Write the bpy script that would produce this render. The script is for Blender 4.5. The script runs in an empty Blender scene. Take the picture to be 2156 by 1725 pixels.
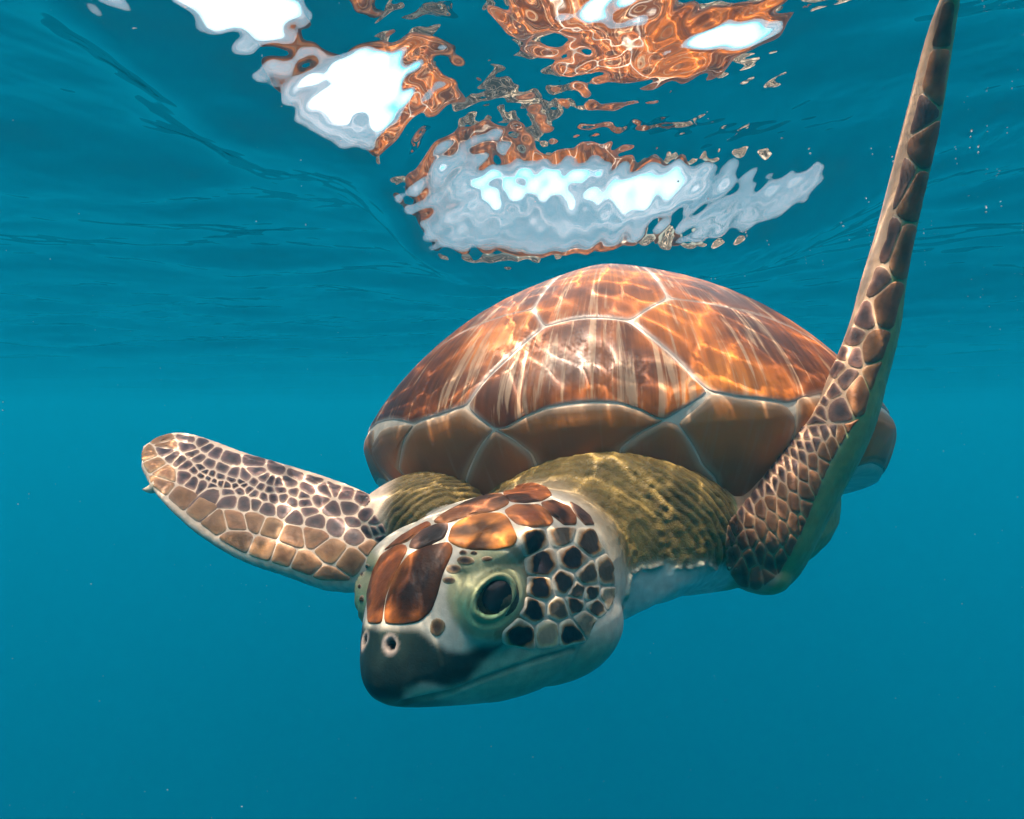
import bpy, math
import numpy as np
from mathutils import Vector
from mathutils.bvhtree import BVHTree

sc = bpy.context.scene
C = sc.collection
rng = np.random.default_rng(11)

# ------------------------------------------------------------------ camera
K = 0.8 / 1078.0                       # tangent of the view angle per unit of the 2156-wide layout drawing
cam = bpy.data.objects.new('camera', bpy.data.cameras.new('camera'))
C.objects.link(cam); sc.camera = cam
cam.data.sensor_width = 36.0
cam.data.lens = 18.0 / 0.8
cam.data.clip_start = 0.01; cam.data.clip_end = 500.0
cam.rotation_euler = (math.pi / 2, 0, 0)

# ------------------------------------------------------------------ sky and sun
SUN_EL, SUN_AZ = math.radians(71), math.radians(-100)
world = bpy.data.worlds.new('World'); sc.world = world; world.use_nodes = True
wt = world.node_tree
sky = wt.nodes.new('ShaderNodeTexSky'); sky.sky_type = 'NISHITA'; sky.sun_disc = False
sky.sun_elevation = SUN_EL; sky.sun_rotation = SUN_AZ; sky.dust_density = 5.0; sky.air_density = 1.2
wtc = wt.nodes.new('ShaderNodeTexCoord'); wn = wt.nodes.new('ShaderNodeTexNoise')      # thin broken cloud all over
wn.inputs['Scale'].default_value = 2.2; wn.inputs['Detail'].default_value = 6.0; wt.links.new(wtc.outputs['Generated'], wn.inputs['Vector'])
wr_ = wt.nodes.new('ShaderNodeValToRGB'); wr_.color_ramp.elements[0].position = .30; wr_.color_ramp.elements[1].position = .62
wr_.color_ramp.elements[0].color = (.90, .90, .90, 1); wr_.color_ramp.elements[1].color = (.95, .95, .95, 1); wt.links.new(wn.outputs[0], wr_.inputs[0])
wm = wt.nodes.new('ShaderNodeMix'); wm.data_type = 'RGBA'; wt.links.new(wr_.outputs[0], wm.inputs[0]); wt.links.new(sky.outputs[0], wm.inputs[6])
wm.inputs[7].default_value = (10.6, 9.2, 9.3, 1); wt.links.new(wm.outputs[2], wt.nodes['Background'].inputs[0])
wt.nodes['Background'].inputs[1].default_value = 0.052
sun = bpy.data.objects.new('sun', bpy.data.lights.new('sun', 'SUN')); C.objects.link(sun)
sun.data.energy = 5.0; sun.data.angle = math.radians(0.5); sun.data.color = (1.0, 0.90, 0.76)
sdir = Vector((math.sin(SUN_AZ) * math.cos(SUN_EL), math.cos(SUN_AZ) * math.cos(SUN_EL), math.sin(SUN_EL)))
sun.rotation_euler = sdir.to_track_quat('Z', 'Y').to_euler()
sun.data.cycles.is_caustics_light = True

# ------------------------------------------------------------------ exposure and sampling
sc.view_settings.view_transform = 'Standard'; sc.view_settings.look = 'None'
sc.view_settings.exposure = 1.95; sc.view_settings.gamma = 1.0
sc.cycles.use_denoising = True
sc.cycles.max_bounces = 8; sc.cycles.diffuse_bounces = 2; sc.cycles.glossy_bounces = 4
sc.cycles.transmission_bounces = 4; sc.cycles.volume_bounces = 2; sc.cycles.transparent_max_bounces = 10
sc.cycles.sample_clamp_indirect = 3.0

# ------------------------------------------------------------------ helpers
def P(px, py, Y):
    return np.array([(px - 1078.0) * K * Y, Y, (862.0 - py) * K * Y])

def proj(p):
    p = np.atleast_2d(p)
    return np.stack([1078 + p[:, 0] / p[:, 1] / K, 862 - p[:, 2] / p[:, 1] / K], -1)

def mesh_obj(name, verts, faces, material=None, parent=None, smooth=True):
    me = bpy.data.meshes.new(name)
    if parent is not None: verts = np.asarray(verts) - SC        # parts live in the turtle's own frame
    me.from_pydata(np.asarray(verts).tolist(), [], [list(map(int, f)) for f in faces])
    me.validate()
    if smooth:
        me.polygons.foreach_set('use_smooth', np.ones(len(me.polygons), bool))
    me.update()
    if material: me.materials.append(material)
    o = bpy.data.objects.new(name, me); C.objects.link(o)
    if parent: o.parent = parent
    return o

def catmull(pts, n):
    """resample control rows (any width) to n rows with a Catmull-Rom curve"""
    pts = np.asarray(pts, float); m = len(pts)
    ext = np.vstack([2 * pts[0] - pts[1], pts, 2 * pts[-1] - pts[-2]])
    out = []
    for t in np.linspace(0, m - 1, n):
        i = min(int(t), m - 2); f = t - i
        a, b, c, d = ext[i:i + 4]
        out.append(0.5 * ((2 * b) + (c - a) * f + (2 * a - 5 * b + 4 * c - d) * f * f + (3 * b - a - 3 * c + d) * f ** 3))
    return np.array(out)

def loft(rings):
    """rings: (n, m, 3) closed sections -> closed mesh"""
    rings = np.asarray(rings); n, m, _ = rings.shape
    v = list(rings.reshape(-1, 3)); f = []
    for i in range(n - 1):
        for j in range(m):
            a, b = i * m + j, i * m + (j + 1) % m
            f.append((a, b, b + m, a + m))
    v.append(rings[0].mean(0)); v.append(rings[-1].mean(0))
    for j in range(m):
        f.append((n * m, (j + 1) % m, j))
        f.append((n * m + 1, (n - 1) * m + j, (n - 1) * m + (j + 1) % m))
    return np.array(v), f

def section(c, A, Bu, Bd, e=2.0, m=36):
    ph = np.linspace(0, 2 * np.pi, m, endpoint=False)
    co, si = np.cos(ph), np.sin(ph)
    x = np.sign(co) * np.abs(co) ** (2 / e); y = np.sign(si) * np.abs(si) ** (2 / e)
    return c + x[:, None] * A + np.where(y > 0, y, 0)[:, None] * Bu + np.where(y < 0, -y, 0)[:, None] * Bd

def ellipsoid(c, axes, n=20, m=32):
    axes = np.asarray(axes)
    rings = []
    for t in np.linspace(0.02, np.pi - 0.02, n):
        ph = np.linspace(0, 2 * np.pi, m, endpoint=False)
        d = np.stack([np.sin(t) * np.cos(ph), np.sin(t) * np.sin(ph), np.full(m, np.cos(t))], -1)
        rings.append(c + d @ axes)
    return loft(rings)

# ------------------------------------------------------------------ turtle frames
def rot_shell(yaw, pitch, roll):
    cy, sy = np.cos(yaw), np.sin(yaw); cp, sp = np.cos(pitch), np.sin(pitch); cr, sr = np.cos(roll), np.sin(roll)
    Rz = np.array([[cy, -sy, 0], [sy, cy, 0], [0, 0, 1]]); Rx = np.array([[1, 0, 0], [0, cp, -sp], [0, sp, cp]])
    Ry = np.array([[cr, 0, sr], [0, 1, 0], [-sr, 0, cr]])
    return Rz @ Rx @ Ry @ np.diag([1., -1., 1.])
SR = rot_shell(math.radians(-13.48), math.radians(-12.9), math.radians(-3.06))      # carapace frame
SC = np.array([.0965, .6003, -.0433])
SB, SLF, SLR, SH = .2232, .210, .280, .1658
TR = rot_shell(math.radians(-13.8), math.radians(-8.5), math.radians(-2.3))         # trunk frame
TC = np.array([.0983, .6041, -.0676])
def T2W(p): return np.asarray(p) @ TR.T + TC
def S2W(p): return np.asarray(p) @ SR.T + SC

HR = np.array([[-0.639, 0.7565, -0.138], [-0.768, -0.637, 0.065], [-0.0386, 0.1476, 0.988]])
HC = np.array([-.0238, .3187, -.0869])
def H2W(p): return np.asarray(p) @ HR.T + HC

# ------------------------------------------------------------------ carapace surface
def outline(th):
    c, s = np.cos(th), np.sin(th)
    L = np.where(c > 0, SLF, SLR); ex = np.where(c > 0, 2.4, 2.0)
    return 1 / ((np.abs(c) / L) ** ex + (np.abs(s) / SB) ** ex) ** (1 / ex)

def shell_local(s, th):
    """s: 0 at the top of the dome, 0.83 at the rim, beyond that down the turned-under margin"""
    s = np.asarray(s, float); th = np.asarray(th, float)
    k = 0.012 * np.logaddexp(0, (s - .83) / 0.012)                         # rounded turn at the rim
    rho = np.clip((s - k) / .83, 0, 1) ** .92
    tw = np.abs((th + np.pi) % (2 * np.pi) - np.pi); q_ = np.clip((tw - .6) / .4, 0, 1); k = k * (1 - .42 * q_ * q_ * (3 - 2 * q_))
    w = SH * np.clip(1 - rho ** 2, 0, 1) ** .80
    rho = rho - .22 * k - .8 * k ** 2
    w = w - .2 * k
    u = rho * outline(th) * np.sin(th); v = rho * outline(th) * np.cos(th)
    w = w + 0.012 * np.exp(-(np.abs(u) / 0.05) ** 1.5) * np.clip(1 - rho, 0, 1) ** .5
    return np.stack([u, v, w], -1)

def shell_world(s, th): return S2W(shell_local(s, th))

# ------------------------------------------------------------------ body: lofts joined into one skin
parts = []
def head_ring(f, hw, top, bot, e=2.2):
    u0 = (top * 0.45 + bot * 0.55)
    c = H2W([f, 0, u0])
    return section(c, HR @ [0, hw, 0], HR @ [0, 0, top - u0], HR @ [0, 0, bot - u0], e)
HEAD = [(-.115, .036, .030, -.036, 2.0), (-.085, .044, .036, -.046, 2.1), (-.055, .050, .040, -.056, 2.3), (-.02, .051, .0405, -.058, 2.4),
        (.0, .048, .038, -.056, 2.4), (.015, .043, .034, -.052, 2.4), (.030, .036, .026, -.0475, 2.3), (.042, .0275, .014, -.0435, 2.3),
        (.050, .0205, .003, -.0405, 2.3), (.0555, .0150, -.007, -.0375, 2.2), (.0595, .009, -.015, -.033, 2.0), (.0615, .003, -.020, -.028, 2.0)]
parts.append(loft([head_ring(*r) for r in catmull(HEAD, 44)]))
parts.append(ellipsoid(H2W([-.046, .004, -.030]), [HR @ [.042, 0, 0], HR @ [0, .050, 0], HR @ [0, 0, .033]]))
for sgn in (-1, 1):
    parts.append(ellipsoid(H2W([.017, sgn * .036, -.003]), [HR @ [.0205, 0, 0], HR @ [0, sgn * .0125, 0], HR @ [0, 0, .0200]]))

    parts.append(ellipsoid(H2W([.004, sgn * .034, .0205]), [HR @ [.027, 0, -.006], HR @ [0, sgn * .0125, 0], HR @ [.002, 0, .0095]]))

def tube(stations, n=40, m=36):
    """stations: rows (cx,cy,cz, Ax,Ay,Az, Bx,By,Bz, e)"""
    rows = catmull(stations, n)
    return loft([section(r[0:3], r[3:6], r[6:9], -r[6:9], r[9], m) for r in rows])

# neck
nk = []
for c, hw, hh in [(H2W([-.06, 0, -.004]), .042, .040), (H2W([-.085, .002, -.003]), .054, .047), (P(1258, 1120, .394), .074, .048), (P(1266, 1108, .43), .096, .052), (P(1300, 1060, .52), .12, .055)]:
    nk.append(np.concatenate([c, np.array([.95, -.25, .05]) * hw, np.array([0, .1, 1]) * hh, [1.95]]))
parts.append(tube(nk))
parts.append(ellipsoid(P(905, 1085, .455), [[.052, 0, .006], [0, .045, 0], [-.004, 0, .031]]))
parts.append(ellipsoid(P(1530, 1082, .462), [[.060, 0, .010], [0, .045, 0], [-.006, 0, .036]]))
# torso under the shell
tr = []
for v, hw, top, bot in [(.205, .075, -.020, -.055), (.185, .12, -.010, -.078), (.13, .162, .045, -.088), (.04, .172, .065, -.080), (-.08, .162, .065, -.064), (-.18, .13, .05, -.042), (-.25, .07, .03, -.022)]:
    c = T2W([0, v, (top + bot) / 2])
    tr.append(np.concatenate([c, TR @ [hw, 0, 0], TR @ [0, 0, (top - bot) / 2], [2.3]]))
parts.append(tube(tr))

# flippers: rows of (leading-edge px,py,Y ; trailing-edge px,py,Y ; half thickness)
def flipper(rows, n=60, m=40):
    ctl = []
    for (a, b, th) in rows:
        ctl.append(np.concatenate([P(*a), P(*b), [th]]))
    rows = catmull(ctl, n)
    rings = []
    mid = (rows[:, 0:3] + rows[:, 3:6]) / 2
    tan = np.gradient(mid, axis=0)
    for i, r in enumerate(rows):
        a, b, th = r[0:3], r[3:6], r[6]
        ch = b - a
        nrm = np.cross(tan[i], ch); nrm /= np.linalg.norm(nrm)
        ph = np.linspace(0, 2 * np.pi, m, endpoint=False)
        x = 0.5 - 0.5 * np.cos(ph)                       # 0 leading, 1 trailing
        t = th * np.sin(ph) * np.where(np.sin(ph) > 0, 1, 1) * (1.15 - 0.55 * x) 
        rings.append(a + x[:, None] * ch + t[:, None] * nrm)
    return loft(rings)
LEFT = [((880, 1200, .46), (880, 1110, .50), .018), ((830, 1225, .43), (835, 1080, .475), .025), ((770, 1236, .42), (800, 1055, .475), .024), ((690, 1236, .415), (730, 1022, .49), .020), ((600, 1207, .415), (630, 988, .50), .017),
        ((510, 1178, .42), (520, 955, .51), .0135), ((430, 1132, .425), (440, 925, .52), .010), ((365, 1078, .43), (385, 911, .52), .0075), ((325, 1035, .44), (340, 917, .52), .0055), ((298, 985, .46), (300, 940, .50), .003)]
RIGHT = [((1566, 1222, .40), (1558, 1195, .48), .022), ((1586, 1190, .385), (1578, 1160, .49), .0300), ((1622, 1135, .372), (1610, 1105, .49), .0305), ((1680, 1042, .372), (1668, 1030, .48), .0262), ((1768, 900, .375), (1762, 895, .475), .0215), ((1810, 790, .38), (1806, 790, .47), .0180),
         ((1842, 690, .383), (1838, 690, .462), .0160), ((1860, 600, .385), (1856, 600, .458), .0142), ((1889, 480, .385), (1886, 480, .45), .0122), ((1937, 280, .38), (1934, 280, .432), .0110), ((1977, 90, .37), (1975, 90, .41), .0082), ((2000, 0, .352), (1998, 0, .38), .0055), ((2010, -40, .345), (2009, -40, .365), .0025)]
parts.append(ellipsoid(P(1576, 1178, .428), [[.0205, 0, -.004], [0, .05, 0], [.004, 0, .0185]]))
parts.append(flipper(LEFT)); parts.append(flipper(RIGHT))

for sg_ in (-1, 1):                                     # hind flippers trailing behind the shell
    hr = []
    for u, v_, w_, a_, b_ in [(.10, -.19, -.03, .030, .020), (.14, -.25, -.015, .040, .016), (.175, -.31, .0, .050, .011), (.20, -.36, .008, .048, .008), (.215, -.40, .012, .030, .005), (.22, -.415, .013, .012, .003)]:
        hr.append(np.concatenate([T2W([u * sg_, v_, w_]), TR @ [a_ * .9, a_ * .35 * sg_, 0], TR @ [0, 0, b_], [2.0]]))
    parts.append(tube(hr, 30))
turtle = bpy.data.objects.new('sea_turtle', None); C.objects.link(turtle)
turtle.location = SC.tolist()

def join_parts(parts):
    V, F, o = [], [], 0
    for v, f in parts:
        V.append(v); F += [tuple(int(i) + o for i in q) for q in f]; o += len(v)
    return np.vstack(V), F
V, F = join_parts(parts)
raw = mesh_obj('body', V, F)
md = raw.modifiers.new('r', 'REMESH'); md.mode = 'VOXEL'; md.voxel_size = 0.0012; md.use_smooth_shade = True
md2 = raw.modifiers.new('s', 'SMOOTH'); md2.factor = 0.5; md2.iterations = 10
dg = bpy.context.evaluated_depsgraph_get()
body_me = bpy.data.meshes.new_from_object(raw.evaluated_get(dg))
raw.modifiers.clear(); raw.data = body_me; body = raw; body.name = 'body'; body_me.name = 'body'
body_me.polygons.foreach_set('use_smooth', np.ones(len(body_me.polygons), bool))
print('body verts', len(body_me.vertices))

# ------------------------------------------------------------------ node helpers
def new_mat(name):
    m = bpy.data.materials.new(name); m.use_nodes = True; m.node_tree.nodes.clear()
    return m, m.node_tree
def node(t, typ, **kw):
    n = t.nodes.new(typ)
    for k, v in kw.items():
        if k.startswith('_'): setattr(n, k[1:], v)
        else: n.inputs[k.replace('__', ' ')].default_value = v
    return n
def ramp(t, stops, src):
    r = t.nodes.new('ShaderNodeValToRGB')
    el = r.color_ramp.elements
    while len(el) < len(stops): el.new(0.5)
    for e, (p, c) in zip(el, stops):
        e.position = p; e.color = (*c, 1) if len(c) == 3 else c
    t.links.new(src, r.inputs[0]); return r
def math_n(t, op, a, b):
    n = t.nodes.new('ShaderNodeMath'); n.operation = op
    for i, x in enumerate((a, b)):
        if isinstance(x, (int, float)): n.inputs[i].default_value = x
        else: t.links.new(x, n.inputs[i])
    return n.outputs[0]
def mix_c(t, fac, a, b, mode='MIX'):
    n = t.nodes.new('ShaderNodeMix'); n.data_type = 'RGBA'; n.blend_type = mode
    for sock, x in ((n.inputs[0], fac), (n.inputs[6], a), (n.inputs[7], b)):
        if isinstance(x, (int, float)): sock.default_value = x
        elif isinstance(x, tuple): sock.default_value = (*x, 1)
        else: t.links.new(x, sock)
    return n.outputs[2]

# skin: colour from a vertex attribute, mottled; fine creases as bump
skin_mat, t = new_mat('turtle_skin')
out = node(t, 'ShaderNodeOutputMaterial'); bs = node(t, 'ShaderNodeBsdfPrincipled', Roughness=0.42)
bs.inputs['Specular IOR Level'].default_value = 0.10
at = node(t, 'ShaderNodeAttribute', _attribute_name='col'); wr = node(t, 'ShaderNodeAttribute', _attribute_name='wrinkle')
tc = node(t, 'ShaderNodeTexCoord')
nz = node(t, 'ShaderNodeTexNoise', Scale=160.0, Detail=5.0); t.links.new(tc.outputs['Object'], nz.inputs['Vector'])
mot = ramp(t, [(0.3, (.82, .80, .78)), (0.7, (1.12, 1.10, 1.08))], nz.outputs[0])
colr = mix_c(t, 1.0, at.outputs['Color'], mot.outputs[0], 'MULTIPLY')
t.links.new(colr, bs.inputs['Base Color'])
vo = node(t, 'ShaderNodeTexVoronoi', Scale=420.0, _feature='DISTANCE_TO_EDGE'); t.links.new(tc.outputs['Object'], vo.inputs['Vector'])
h = math_n(t, 'MULTIPLY', math_n(t, 'MINIMUM', vo.outputs[0], 0.18), 1.6)
h = math_n(t, 'MULTIPLY', h, wr.outputs['Fac'])
h = math_n(t, 'ADD', h, math_n(t, 'MULTIPLY', nz.outputs[0], 0.35))
bp = node(t, 'ShaderNodeBump', Strength=0.6, Distance=0.0010); t.links.new(h, bp.inputs['Height'])
t.links.new(bp.outputs[0], bs.inputs['Normal']); t.links.new(bs.outputs[0], out.inputs[0])

# horny plates (head and flippers)
plate_mat, t = new_mat('horny_scale')
out = node(t, 'ShaderNodeOutputMaterial'); bs = node(t, 'ShaderNodeBsdfPrincipled', Roughness=0.48)
bs.inputs['Specular IOR Level'].default_value = 0.14
at = node(t, 'ShaderNodeAttribute', _attribute_name='col'); tc = node(t, 'ShaderNodeTexCoord')
nz = node(t, 'ShaderNodeTexNoise', Scale=75.0, Detail=8.0, Roughness=0.62, Distortion=0.9); t.links.new(tc.outputs['Object'], nz.inputs['Vector'])
mot = ramp(t, [(0.25, (.5, .46, .46)), (0.75, (1.38, 1.36, 1.32))], nz.outputs[0])
t.links.new(mix_c(t, 1.0, at.outputs['Color'], mot.outputs[0], 'MULTIPLY'), bs.inputs['Base Color'])
nz2 = node(t, 'ShaderNodeTexNoise', Scale=420.0, Detail=3.0); t.links.new(tc.outputs['Object'], nz2.inputs['Vector'])
bp = node(t, 'ShaderNodeBump', Strength=0.35, Distance=0.0008); t.links.new(nz2.outputs[0], bp.inputs['Height'])
t.links.new(bp.outputs[0], bs.inputs['Normal']); t.links.new(bs.outputs[0], out.inputs[0])

# carapace scutes: brown keratin with pale streaks running down from the growth centre
def scute_material(name, marginal):
    m, t = new_mat(name)
    out = node(t, 'ShaderNodeOutputMaterial'); bs = node(t, 'ShaderNodeBsdfPrincipled', Roughness=0.36 if not marginal else 0.42)
    bs.inputs['Specular IOR Level'].default_value = 0.14
    st = node(t, 'ShaderNodeAttribute', _attribute_name='streak'); ed = node(t, 'ShaderNodeAttribute', _attribute_name='edge')
    tc = node(t, 'ShaderNodeTexCoord')
    mp = node(t, 'ShaderNodeMapping'); mp.inputs['Scale'].default_value = (44, 4.5, 1); t.links.new(st.outputs['Vector'], mp.inputs[0])
    n1 = node(t, 'ShaderNodeTexNoise', Scale=1.0, Detail=4.0, Roughness=0.6, Distortion=0.5); t.links.new(mp.outputs[0], n1.inputs['Vector'])
    mp2 = node(t, 'ShaderNodeMapping'); mp2.inputs['Scale'].default_value = (60, 4, 1); t.links.new(st.outputs['Vector'], mp2.inputs[0])
    n2 = node(t, 'ShaderNodeTexNoise', Scale=1.0, Detail=2.0); t.links.new(mp2.outputs[0], n2.inputs['Vector'])
    n3 = node(t, 'ShaderNodeTexNoise', Scale=14.0, Detail=3.0); t.links.new(tc.outputs['Object'], n3.inputs['Vector'])
    if marginal:
        base = ramp(t, [(0.25, (.12, .055, .020)), (0.48, (.25, .085, .020)), (0.62, (.40, .12, .022)), (0.8, (.21, .11, .04))], n3.outputs[0]).outputs[0]
        col = mix_c(t, ramp(t, [(.55, (0, 0, 0)), (.75, (.35, .35, .35))], n2.outputs[0]).outputs[0], base, (.28, .17, .10))
        edge_c = (.34, .23, .15)
    else:
        base = ramp(t, [(0.30, (.055, .017, .008)), (0.47, (.16, .046, .014)), (0.60, (.42, .115, .02)), (0.78, (.56, .18, .03))], n3.outputs[0]).outputs[0]
        fine = ramp(t, [(.42, (.55, .5, .5)), (.60, (1.15, 1.1, 1.05))], n2.outputs[0]).outputs[0]
        base = mix_c(t, 0.6, base, fine, 'MULTIPLY')
        pale = ramp(t, [(.55, (0, 0, 0)), (.64, (.62, .62, .62))], n1.outputs[0]).outputs[0]
        col = mix_c(t, pale, base, (.47, .30, .18))
        edge_c = (.55, .42, .35)
    # pale keratin along the growing edge
    ef = ramp(t, [(0.0, (1, 1, 1)), (0.5, (.18, .18, .18)), (1.0, (0, 0, 0))], ed.outputs['Fac']).outputs[0]
    col = mix_c(t, ef, col, edge_c)
    t.links.new(col, bs.inputs['Base Color'])
    nb = node(t, 'ShaderNodeTexNoise', Scale=260.0, Detail=4.0); t.links.new(tc.outputs['Object'], nb.inputs['Vector'])
    hh = math_n(t, 'ADD', math_n(t, 'MULTIPLY', n2.outputs[0], 0.8), math_n(t, 'MULTIPLY', nb.outputs[0], 0.35))
    bp = node(t, 'ShaderNodeBump', Strength=0.3, Distance=0.001); t.links.new(hh, bp.inputs['Height'])
    t.links.new(bp.outputs[0], bs.inputs['Normal']); t.links.new(bs.outputs[0], out.inputs[0])
    return m
scute_mat = scute_material('carapace_scute', False)
marginal_mat = scute_material('marginal_scute', True)

def plain_mat(name, col, rough=0.4, noise=0.25, scale=90.0):
    m, t = new_mat(name)
    out = node(t, 'ShaderNodeOutputMaterial'); bs = node(t, 'ShaderNodeBsdfPrincipled', Roughness=rough)
    tc = node(t, 'ShaderNodeTexCoord'); nz = node(t, 'ShaderNodeTexNoise', Scale=scale, Detail=4.0); t.links.new(tc.outputs['Object'], nz.inputs['Vector'])
    r = ramp(t, [(0.3, tuple(c * (1 - noise) for c in col)), (0.7, tuple(min(1, c * (1 + noise)) for c in col))], nz.outputs[0])
    t.links.new(r.outputs[0], bs.inputs['Base Color']); t.links.new(bs.outputs[0], out.inputs[0])
    return m, bs
seam_mat, _ = plain_mat('shell_seam', (.56, .44, .33), .4)
claw_mat, _ = plain_mat('claw_horn', (.55, .42, .28), .35)
eye_mat, b_ = plain_mat('eyeball', (.055, .042, .022), .12, .5, 500.0); b_.inputs['Specular IOR Level'].default_value = .25
pupil_mat, b_ = plain_mat('pupil', (.006, .006, .007), .12); b_.inputs['Specular IOR Level'].default_value = .25

# ------------------------------------------------------------------ numpy noise and polygon helpers
_tab = np.random.default_rng(5).random(4096)
def vnoise(p):
    p = np.asarray(p); i = np.floor(p).astype(np.int64); f = p - i; f = f * f * (3 - 2 * f)
    def hsh(a, b, c): return _tab[(a * 73856093 ^ b * 19349663 ^ c * 83492791) & 4095]
    r = 0
    for dx in (0, 1):
        for dy in (0, 1):
            for dz in (0, 1):
                w = (f[..., 0] if dx else 1 - f[..., 0]) * (f[..., 1] if dy else 1 - f[..., 1]) * (f[..., 2] if dz else 1 - f[..., 2])
                r = r + w * hsh(i[..., 0] + dx, i[..., 1] + dy, i[..., 2] + dz)
    return r
def sstep(a, b, x):
    t = np.clip((x - a) / (b - a), 0, 1); return t * t * (3 - 2 * t)
def seg_dist(q, poly, closed=True):
    poly = np.asarray(poly, float); d = np.full(len(q), 1e9)
    n = len(poly)
    for i in range(n if closed else n - 1):
        a, b = poly[i], poly[(i + 1) % n]; ab = b - a
        tt = np.clip(((q - a) @ ab) / (ab @ ab + 1e-12), 0, 1)
        d = np.minimum(d, np.linalg.norm(q - a - tt[:, None] * ab, axis=1))
    return d
def inside(q, poly):
    poly = np.asarray(poly, float); r = np.zeros(len(q), bool); n = len(poly)
    for i in range(n):
        (x0, y0), (x1, y1) = poly[i], poly[(i + 1) % n]
        c = ((y0 > q[:, 1]) != (y1 > q[:, 1]))
        with np.errstate(divide='ignore', invalid='ignore'):
            r ^= c & (q[:, 0] < (x1 - x0) * (q[:, 1] - y0) / (y1 - y0 + 1e-12) + x0)
    return r
def sdist(q, poly):
    d = seg_dist(q, poly); return np.where(inside(q, poly), -d, d)
def resample(poly, n):
    poly = np.asarray(poly, float); c = np.vstack([poly, poly[:1]])
    L = np.concatenate([[0], np.cumsum(np.linalg.norm(np.diff(c, axis=0), axis=1))])
    t = np.linspace(0, L[-1], n, endpoint=False)
    return np.stack([np.interp(t, L, c[:, 0]), np.interp(t, L, c[:, 1])], -1)
def rounded(poly, n, k=1):
    p = resample(poly, n)
    for _ in range(k): p = 0.25 * np.roll(p, 1, 0) + 0.5 * p + 0.25 * np.roll(p, -1, 0)
    return p
def clip_half(poly, nrm, d):
    """keep the part of poly where p.nrm <= d"""
    out = []; n = len(poly)
    for i in range(n):
        a, b = poly[i], poly[(i + 1) % n]; da, db = a @ nrm - d, b @ nrm - d
        if da <= 0: out.append(a)
        if da * db < 0: out.append(a + (b - a) * (da / (da - db)))
    return out
def voronoi_cells(cent, outline_poly, M):
    """cells of points under the metric M (2x2), clipped to an outline"""
    cent = np.asarray(cent, float); Q = cent @ M.T; O = np.asarray(outline_poly, float) @ M.T; Mi = np.linalg.inv(M)
    cells = []
    for i, c in enumerate(Q):
        poly = list(O); order = np.argsort(((Q - c) ** 2).sum(1))[1:22]
        for j in order:
            nrm = Q[j] - c; d = nrm @ (Q[j] + c) / 2
            poly = clip_half(poly, nrm, d)
            if len(poly) < 3: break
        cells.append(np.array(poly) @ Mi.T if len(poly) >= 3 else None)
    return cells
def c1(x, y): return (710.6 + x * .31739, 973.8 + y * .31739)      # layout coordinates of the head drawing
def c4(x, y): return (263.2 + x * .26856, 868.5 + y * .26856)      # of the spread flipper drawing
def c3(x, y): return (1315.9 + x * .43925, 526.4 + y * .43925)     # of the raised flipper drawing
def c2(x, y): return (736.9 + x * .31739, 526.4 + y * .31739)      # of the shell front drawing
def c7(x, y): return (1684.4 + x * .5186, y * .5186)

# ------------------------------------------------------------------ skin relief and colour
nv = len(body_me.vertices)
co = np.empty(nv * 3, np.float64); body_me.vertices.foreach_get('co', co); co = co.reshape(-1, 3)
nr = np.empty(nv * 3, np.float64); body_me.vertices.foreach_get('normal', nr); nr = nr.reshape(-1, 3)
hl = (co - HC) @ HR                                   # head frame: forward, left, up
sl = (co - TC) @ TR                                   # shell frame
hd = np.linalg.norm(hl * [0.8, 1, 1], axis=1)
is_head = sstep(-.094, -.066, hl[:, 0] + .012 * (vnoise(co * 110) - .5)) * (hd < .095)
mir = hl.copy(); mir[:, 1] = np.abs(mir[:, 1]); hpx = proj(H2W(mir))
lrow = np.array([(P(*a) + P(*b)) / 2 for a, b, _ in LEFT]); rrow = np.array([(P(*a) + P(*b)) / 2 for a, b, _ in RIGHT])
def dist_poly3(q, pl):
    d = np.full(len(q), 9.)
    for a, b in zip(pl[:-1], pl[1:]):
        ab = b - a; tt = np.clip(((q - a) @ ab) / (ab @ ab), 0, 1); d = np.minimum(d, np.linalg.norm(q - a - tt[:, None] * ab, axis=1))
    return d
is_lf = sstep(-.075, -.092, co[:, 0]) * (co[:, 1] > .38)
is_rf = (1 - sstep(.056, .070, dist_poly3(co, rrow))) * sstep(.132, .142, co[:, 0])
is_rf = np.maximum(is_rf, (co[:, 2] > -.02) * (co[:, 0] > .2) * (co[:, 1] < .5))
down = -nr @ TR[:, 2]
belly = sstep(-.052, -.066, sl[:, 2] + 0.008 * (vnoise(co * 90) - .5)) * (1 - is_head)
belly = belly * (1 - 0.0 * is_rf)
n1 = vnoise(co * 60); n2 = vnoise(co * 140); n3 = vnoise(co * 300)
neck = np.clip((1 - is_head) * (1 - is_lf) * (1 - is_rf) * (1 - belly), 0, 1) * sstep(.03, .09, sl[:, 1])

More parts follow.
